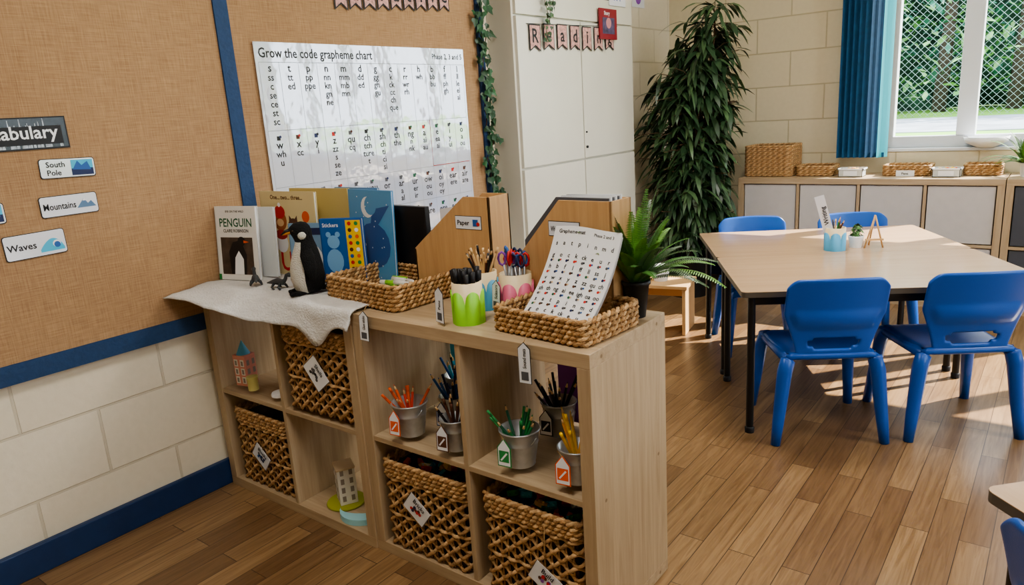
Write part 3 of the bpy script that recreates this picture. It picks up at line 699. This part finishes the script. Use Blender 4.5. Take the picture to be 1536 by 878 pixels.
book('picture_book',.235,.315,.010,mat('night_sky','#5a9bcc',.35),a_moon,(-1.945,1.60,.771),-.1,-.05)
book('picture_book',.22,.315,.010,mat('night_sky2','#6f94b5',.35),None,(-2.06,1.645,.771),.0,-.03)
def a_sticker(m,w,h):
    y=-.0006; m.rect(w*.62,w-.004,.006,h-.006,y,yellow)
    cs=[red,green,blue,orange,brown,white]
    for i in range(10):
        for j in range(2): m.disc(w*(.71+.16*j),h*(.07+.095*i),.007,y-.0003,cs[(i*2+j)%6],7)
    m.text('Stickers',.018,.010,h*.88,y,white,maxw=w*.5); m.disc(w*.3,h*.66,.022,y,mat('bear_blue','#7fb2dd',.4)); m.disc(w*.19,h*.77,.009,y,MC['bear_blue']); m.disc(w*.41,h*.77,.009,y,MC['bear_blue']); m.disc(w*.3,h*.38,.030,y,MC['bear_blue'],rz=.04); m.disc(w*.42,h*.16,.016,y-.0002,green); m.disc(w*.2,h*.14,.014,y-.0002,orange)
book('picture_book',.150,.225,.018,mat('cover_royal','#2a62a8',.3),a_sticker,(-1.940,1.475,.779),.42,-.02)
def a_ice(m,w,h):
    y=-.0006; m.disc(w*.5,h*.4,w*.35,y,white); m.rect(.01,w-.01,h*.8,h*.92,y,nvy); m.flat([(w*.2,.02),(w*.8,.02),(w*.6,h*.5),(w*.4,h*.55)],y-.0003,mat('ice_grey','#7fa0b6',.4))
book('picture_book',.15,.20,.012,mat('cover_ice','#7c9fc0',.3),a_ice,(-2.13,1.485,.779),.35,-.05)
m=MB(); m.box(0,.185,0,.02,0,.265,blk); m.rect(.01,.175,.01,.255,-.0006,mat('folder_black','#0d0d10',.35)); m.build('black_folder',loc=(-1.765,1.615,.771),rz=-.05,bevel=.002)

# ---------------- plush penguin
m=MB(); pb=mat('plush_black','#0c0c0f',.95,bump=1,bscale=250); pw=mat('plush_white','#e8e6dd',.95,bump=1,bscale=250); por=mat('plush_orange','#c98a3a',.6)
sec=[(.006,.034,.032,0),(.016,.050,.046,0),(.05,.058,.054,-.002),(.09,.055,.051,-.002),(.125,.048,.043,0),(.15,.038,.035,.002),(.168,.030,.029,.002),(.182,.029,.030,-.002),(.198,.031,.034,-.006),(.215,.028,.031,-.008),(.226,.018,.020,-.006),(.230,.004,.004,-.004)]
n=24; V=[]
for z,rx,ry,oy in sec:
    for i in range(n):
        a=2*pi*i/n; V.append((rx*math.cos(a),oy+ry*math.sin(a),z))
blackf=[];whitef=[]
for j in range(len(sec)-1):
    for i in range(n):
        f=(j*n+i,j*n+(i+1)%n,(j+1)*n+(i+1)%n,(j+1)*n+i); a=2*pi*(i+.5)/n
        front=math.cos(a+pi/2)
        zc=(sec[j][0]+sec[j+1][0])/2
        lim=.15 if zc<.12 else (.45 if zc<.165 else 2)
        (whitef if front>lim else blackf).append(f)
def pengbody(m):
    m.add(V,blackf+[tuple(range(n))[::-1]],pb,True); m.add(V,whitef,pw,True)
    for s_ in (-1,1):
        m.ball((s_*.027,-.006,.190),.006,.014,.014,pw,8,6)
        m.ball((s_*.022,-.031,.206),.0035,.0035,.0035,mat('eye_glass','#2b1a10',.1),8,6)
        P=[(s_*.038,.0,.148),(s_*.060,.0,.125),(s_*.070,.003,.09),(s_*.074,.006,.055)]
        v=[]
        rr=[(.010,.016),(.008,.022),(.007,.020),(.003,.008)]
        for p,(a_,b_) in zip(P,rr):
            for k in range(8):
                q=2*pi*k/8; v.append((p[0]+a_*math.cos(q),p[1]+b_*math.sin(q),p[2]))
        m.add(v,[(j*8+k,j*8+(k+1)%8,(j+1)*8+(k+1)%8,(j+1)*8+k) for j in range(3) for k in range(8)]+[tuple(24+k for k in range(8))],pb,True)
        m.ball((s_*.024,-.035,.008),.017,.026,.008,pb,10,6)
        for t in (-1,0,1): m.ball((s_*.024+t*.009,-.058,.006),.005,.010,.005,pb,6,5)
    m.tube([(0,-.036,.201),(0,-.050,.198),(0,-.062,.193)],[.008,.005,.001],por,8); m.tube([(0,-.036,.206),(0,-.053,.203),(0,-.068,.193)],[.008,.005,.001],blk,8)
    m.ball((0,.046,.012),.02,.022,.007,pb,10,6)
pengbody(m); m.build('plush_penguin',loc=(-1.905,1.385,.783),rz=-.55)
def minianimal(loc,rz,mt):
    m=MB()
    m.tube([(-.045,0,.018),(-.02,0,.022),(.0,0,.024),(.02,0,.022),(.03,0,.032),(.036,0,.046),(.046,0,.048),(.056,0,.043)],[.002,.008,.013,.010,.006,.0055,.008,.003],mt,8)
    for sx in (-.012,.014):
        for sy in (-1,1): m.tube([(sx,sy*.008,.018),(sx+.004*sy,sy*.016,.008),(sx+.006,sy*.019,0)],[.0055,.004,.0035],mt,6)
    return m.build('toy_animal_figure',loc,rz)
grey=mat('toy_grey_rubber','#3d4144',.5)
minianimal((-2.19,1.375,.783),2.6,grey); minianimal((-2.06,1.375,.783),.3,grey)
m=MB(); m.T=Matrix.Scale(.42,4); pengbody(m)
m.build('toy_penguin_figure',loc=(-2.04,1.455,.783),rz=-.3)

# ---------------- fern
def fern(name,loc,s=1,nf=26,col=(leaff,leafm),pot=potb,bias=0,seed=3):
    R=random.Random(seed)
    m=MB(); m.lathe([(.024*s,0),(.034*s,.085*s),(.038*s,.087*s),(.038*s,.097*s),(.034*s,.097*s),(.032*s,.08*s),(.001,.08*s)],pot,22,cap=False); m.lathe([(.001,0),(.024*s,0)],pot,22,cap=False)
    m.lathe([(.001,.088*s),(.033*s,.084*s)],soil,18,cap=False)
    for k in range(nf):
        a=k*2.4+R.uniform(-.2,.2); el=R.uniform(.55,1.5); L_=s*R.uniform(.16,.28)
        if bias:
            if math.cos(a-.5)<-.1: el=R.uniform(1.1,1.5); L_*=.78
            elif math.sin(a)<-.5: el=R.uniform(.9,1.4); L_*=.8
        p=Vector((.01*math.cos(a),.01*math.sin(a),.085*s)); N_=20
        d=Vector((math.cos(a)*math.cos(el),math.sin(a)*math.cos(el),math.sin(el))); P=[p.copy()]
        mt=R.choice(col)
        for i in range(N_):
            d=(d+Vector((0,0,-.068))).normalized(); p=p+d*(L_/N_); P.append(p.copy())
        m.tube(P,.0011*s,mt,3,cap=False)
        for i in range(2,N_+1):
            t=(P[i]-P[i-1]).normalized(); sd=t.cross(Vector((0,0,1))) 
            if sd.length<.05: sd=Vector((math.sin(a),-math.cos(a),0))
            sd.normalize(); ln=s*.021*math.sin(pi*(.14+.84*i/(N_+1)))+.002
            for sg in (-1,1):
              for q in (0,.5):
                b_=P[i]-t*(L_/N_*q); tip=b_+sd*sg*ln+t*ln*.35+Vector((0,0,-.2*ln)); w=t*(.0023*s)
                mid=b_.lerp(tip,.5)
                m.add([b_-w*.6,b_+w*.6,mid+w,tip,mid-w],[(0,1,2,3,4)],mt)
    return m.build(name,loc)
fern('potted_fern',(-.862,1.618,.77),1.0,50,(leaff,leaff,leafb,leafm),potb,1)

# ---------------- tables
def table(name,loc,rz,w,d,h=.59):
    m=MB(); edge=mat('table_edge_grey','#5a534a',.5)
    P=rounded(w,d,.02,4)
    n=len(P)
    for z0,z1,mt in ((h-.022,h-.0015,edge),(h-.0015,h,beech)):
        m.add([(p[0],p[1],z0) for p in P]+[(p[0],p[1],z1) for p in P],[tuple(range(n))[::-1],tuple(range(n,2*n))]+[(i,(i+1)%n,(i+1)%n+n,i+n) for i in range(n)],mt)
    i_=.045
    m.box(i_,w-i_,i_-.01,i_+.01,h-.06,h-.022,blackm); m.box(i_,w-i_,d-i_-.01,d-i_+.01,h-.06,h-.022,blackm); m.box(i_-.01,i_+.01,i_,d-i_,h-.06,h-.022,blackm); m.box(w-i_-.01,w-i_+.01,i_,d-i_,h-.06,h-.022,blackm)
    for x in (i_,w-i_):
        for y in (i_,d-i_):
            m.lathe([(.015,.012),(.015,h-.022)],blackm,14,c=(x,y,0)); m.lathe([(.018,0),(.019,.02),(.015,.025)],blk,14,c=(x,y,0))
    return m.build(name,loc,rz)
rt=math.radians(30); A=Vector((math.cos(rt),math.sin(rt),0)); B=Vector((-math.sin(rt),math.cos(rt),0)); O=Vector((-.94,2.60,0))
table('classroom_table',O,rt,1.10,.65); table('classroom_table',O+B*.652,rt,1.10,.65)
table('classroom_table',(-.07,1.44,0),math.radians(-44),.60,1.1)

def chair(name,loc,rz):
    e=empty(name,loc,rz)
    m=MB()
    def seat(u,v):
        s_=2*u-1; hw=.168+.022*v; x=s_*hw; y=-.185+.38*v
        z=.358-.012*(1-s_*s_)*math.sin(pi*min(1,v*1.1)); 
        if v>.82: z-=.03*((v-.82)/.18)**2
        if abs(s_)>.85: z-=.016*((abs(s_)-.85)/.15)**2
        if v<.1: z+=.012*(1-v/.1)
        return (x,y,z)
    m.grid(seat,18,16,bluep); o=m.build('seat',parent=e); md=o.modifiers.new('s','SOLIDIFY'); md.thickness=.03; md.offset=-1; ss=o.modifiers.new('ss','SUBSURF'); ss.levels=1; ss.render_levels=1
    m=MB()
    def back(u,v):
        s_=2*u-1; t=v
        hw=.130+.050*min(1,t/.55)**1.2
        x=s_*hw; z=.355+.300*t; y=-.175-.075*t+.035*s_*s_*min(1,t*2)
        if .34<t<.60 and abs(s_)<.85: y-=.012*math.sin(pi*(t-.34)/.26)
        if abs(s_)>.75: z-=.035*((abs(s_)-.75)/.25)**2*t**3
        z+=.006*(1-s_*s_)*t
        return (x,y,z)
    m.grid(back,28,26,bluep,skip=lambda u,v:(.08<v<.22 and abs(2*u-1)<.66*(1-.35*(abs(v-.15)/.07)**2))); o=m.build('backrest',parent=e); md=o.modifiers.new('s','SOLIDIFY'); md.thickness=.016; md.offset=0; ss=o.modifiers.new('ss','SUBSURF'); ss.levels=1; ss.render_levels=1
    for k,(sx,sy) in enumerate(((-1,-1),(1,-1),(-1,1),(1,1))):
        m=MB()
        if sy<0: m.tube([(sx*.145,-.165,.352),(sx*.156,-.172,.335),(sx*.168,-.176,.29),(sx*.180,-.182,.18),(sx*.19,-.189,.09),(sx*.20,-.197,0)],[.018,.027,.028,.025,.022,.018],bluep,12)
        else: m.tube([(sx*.155,.12,.345),(sx*.166,.145,.333),(sx*.175,.155,.29),(sx*.188,.175,.14),(sx*.20,.195,0)],[.018,.026,.026,.022,.018],bluep,12)
        m.build('leg_%d'%(k+1),parent=e)
    for sx in (-1,1):
        m=MB(); m.tube([(sx*.155,-.165,.335),(sx*.163,0,.330),(sx*.166,.14,.330)],[.02,.017,.02],bluep,10); m.build('side_rail_%d'%(1 if sx<0 else 2),parent=e)
    return e
chair('classroom_chair',(-.735,2.870,0),math.radians(32))
chair('classroom_chair',(-.330,3.142,0),math.radians(33))
chair('classroom_chair',(-1.253,3.733,0),math.radians(212))
chair('classroom_chair',(-.80,3.98,0),math.radians(211))
chair('classroom_chair',(.246,1.294,0),math.radians(-44))

def sign(m):
    m.T=Matrix.Translation((-.03,-.01,.06))@Matrix.Rotation(-.28,4,'Y')@Matrix.Rotation(.1,4,'X')
    m.box(-.012,.03,-.001,.001,0,.20,lam)
    m.T=m.T@Matrix.Rotation(-pi/2,4,'Y'); m.text('Writing',.028,.06,-.02,-.003,blk,maxw=.12); m.T=Matrix.Identity(4)
    fan(m,10,.02,.045,.03,.12,.16,[pencilwood,red,green,brown,darkg])
cup('pencil_cup',(-.835,3.50,.59),bluec,.046,.105,sign,.3)
m=MB(); m.lathe([(.025,0),(.034,.05),(.034,.055),(.03,.055),(.028,.045),(.001,.045)],white,20,cap=False)
for k in range(60):
    a=R.random()*6.28; ivyleaf(m,(.03*math.cos(a)*R.random(),.03*math.sin(a)*R.random(),.05+.05*R.random()),(math.cos(a),math.sin(a),.7),.02,R.choice([leafm,leaff]))
m.build('small_potted_plant',(-.765,3.59,.59))
m=MB(); lw=mat('pale_wood','#cfa878',.6)
m.tube([(-.04,0,0),(0,0,.15)],.004,lw,6); m.tube([(.04,0,0),(0,0,.15)],.004,lw,6); m.tube([(0,.07,0),(0,.005,.15)],.004,lw,6); m.box(-.038,.038,-.012,.004,.035,.043,lw)
m.build('mini_wooden_easel',(-.69,3.60,.59),rz=.5)
# sideboard items
basket('woven_lidded_basket',.30,.24,.20,(-1.62,5.04,.771),0,False,None)
basket('woven_tray_basket',.22,.20,.06,(-1.33,5.05,.771),.05,False,None)
basket('woven_tray_basket',.25,.17,.065,(-.80,5.06,.771),0,False,rolls)
basket('woven_tray_basket',.18,.15,.06,(-.41,5.08,.771),0,False,None)
m=MB(); m.box(-.05,.05,-.002,0,0,.035,white); m.text('Pens',.02,-.02,.01,-.003,blk); m.build('basket_label',(-.80,4.955,.771))
tub=mat('clear_tub','#c9cdcb',.25)
for x in (-1.10,-.58):
    m=MB(); m.box(-.07,.07,-.05,.05,0,.004,tub)
    for a in ((-.07,-.067,-.05,.05),(.067,.07,-.05,.05),(-.07,.07,-.05,-.047),(-.07,.07,.047,.05)): m.box(*a,0,.05,tub)
    m.box(-.078,.078,-.056,-.05,.044,.052,white); m.box(-.078,.078,.05,.056,.044,.052,white); m.box(-.078,-.07,-.056,.056,.044,.052,white); m.box(.07,.078,-.056,.056,.044,.052,white)
    for k in range(12): m.tube([(R.uniform(-.05,.05),R.uniform(-.03,.03),.03),(R.uniform(-.05,.05),R.uniform(-.03,.03),.05)],.006,R.choice([orange,yellow,pencilwood]),6)
    m.rect(-.04,.04,.008,.038,-.0515,white); m.build('storage_tub',(x,4.96,.77))
fern('potted_spider_plant',(-.205,4.96,.77),.80,44,(leafb,leaff),white,0,5)
m=MB(); m.lathe([(.05,0),(.11,.03),(.12,.06),(.115,.06),(.10,.03),(.001,.01)],white,24,cap=False); m.build('white_bowl',(-.42,5.20,.921))
# low wooden bench behind the fern with a small pot
m=MB(); m.box(0,.34,0,.26,.27,.29,lw); m.box(.01,.03,.01,.25,0,.27,lw); m.box(.31,.33,.01,.25,0,.27,lw); m.box(.03,.31,.12,.14,.20,.27,lw)
m.build('wooden_bench',(-1.98,3.62,0),rz=.2,bevel=.003)
m=MB(); m.lathe([(.04,0),(.055,.09),(.05,.09)],white,20); m.build('white_plant_pot',(-1.85,3.78,.29))

# ---------------- outside
grassM=mat('grass','#6d9a3a',.9,var=.4,vscale=.6)
m=MB(); m.box(-40,40,6.2,60,-.1,.62,grassM); m.build('lawn')
m=MB(); m.box(-40,40,12.2,17.2,.621,.63,mat('tarmac','#8c9299',.9,var=.3,vscale=1.5)); m.build('path')
m=MB(); hd=mat('hedge_green','#2a4e36',.9,var=.7,vscale=2.5)
m.grid(lambda u,v:(-16+21*u,23+.8*math.sin(u*50+v*9)+.6*math.sin(u*21+v*23),.63+6*v),60,14,hd)
lo1=mat('tree_leaf_a','#5f9250',.6,var=.4,vscale=2); lo2=mat('tree_leaf_b','#a2cf86',.6,var=.4,vscale=2); lo3=mat('tree_leaf_c','#2f6450',.6,var=.4,vscale=2)
for k in range(5000):
    x=R.uniform(-12,5); z=.95+R.random()*5; y=R.uniform(20,22.6)
    leaf(m,(x,y,z),(R.uniform(-1,1),R.uniform(-1,1),R.uniform(-.6,.6)),R.uniform(.2,.42),R.uniform(.1,.2),R.choice([lo1,lo2,lo2,lo3,lo3]),.3,2)
for x in (-9,-6.2,-3.9,-2.7,-1.2,1.5,4.2): m.tube([(x,20.6,.63),(x+.1,20.7,3),(x+.3,20.6,7)],[.16,.13,.1],mat('trunk','#453a2f',.9,var=.4),8)
m.build('tree_line')
m=MB(); fm=mat('fence_wire','#8fa5a0',.5,metal=.3)
for i in range(130):
    x=-9+i*.14
    m.tube([(x,17.8,.63),(x+3,17.8,3.63)],.0045,fm,3,cap=False); m.tube([(x+3,17.82,.63),(x,17.82,3.63)],.0045,fm,3,cap=False)
for i in range(8): m.tube([(-9+i*2.4,17.87,.63),(-9+i*2.4,17.87,3.7)],.05,mat('fence_post','#c2c8c6',.6),8)
m.tube([(-9,17.87,3.6),(8,17.87,3.6)],.03,fm,6)
m.build('chain_link_fence')

# ---------------- light
sd=bpy.data.lights.new('sun','SUN'); sd.energy=15; sd.angle=.007; sd.color=(1,.94,.84); so=bpy.data.objects.new('sun',sd); bpy.context.collection.objects.link(so)
so.rotation_euler=Vector((-1.15,-1.42,-1.48)).to_track_quat('-Z','Y').to_euler()
w=bpy.data.worlds.new('world'); bpy.context.scene.world=w; w.use_nodes=True; bg=w.node_tree.nodes['Background']; bg.inputs[0].default_value=(.81,.90,1,1); bg.inputs[1].default_value=4.4
# ---------------- camera
cd=bpy.data.cameras.new('camera'); cd.lens=25.43; cd.sensor_width=36; cam=bpy.data.objects.new('camera',cd); bpy.context.collection.objects.link(cam)
Yv=Vector((857,-329,1085)).normalized(); Xv=Vector((1443,179,-1085)).normalized(); Xv=(Xv-Yv*Xv.dot(Yv)).normalized(); Zv=Xv.cross(Yv)
r_=Vector((Xv[0],Yv[0],Zv[0])); u_=-Vector((Xv[1],Yv[1],Zv[1])); b_=-Vector((Xv[2],Yv[2],Zv[2]))
cam.matrix_world=Matrix(((r_[0],u_[0],b_[0],0),(r_[1],u_[1],b_[1],0),(r_[2],u_[2],b_[2],1.308),(0,0,0,1)))
cd.clip_start=.02
bpy.context.scene.camera=cam
vs=bpy.context.scene.view_settings; vs.view_transform='AgX'; vs.look='AgX - Medium High Contrast'; vs.exposure=.42
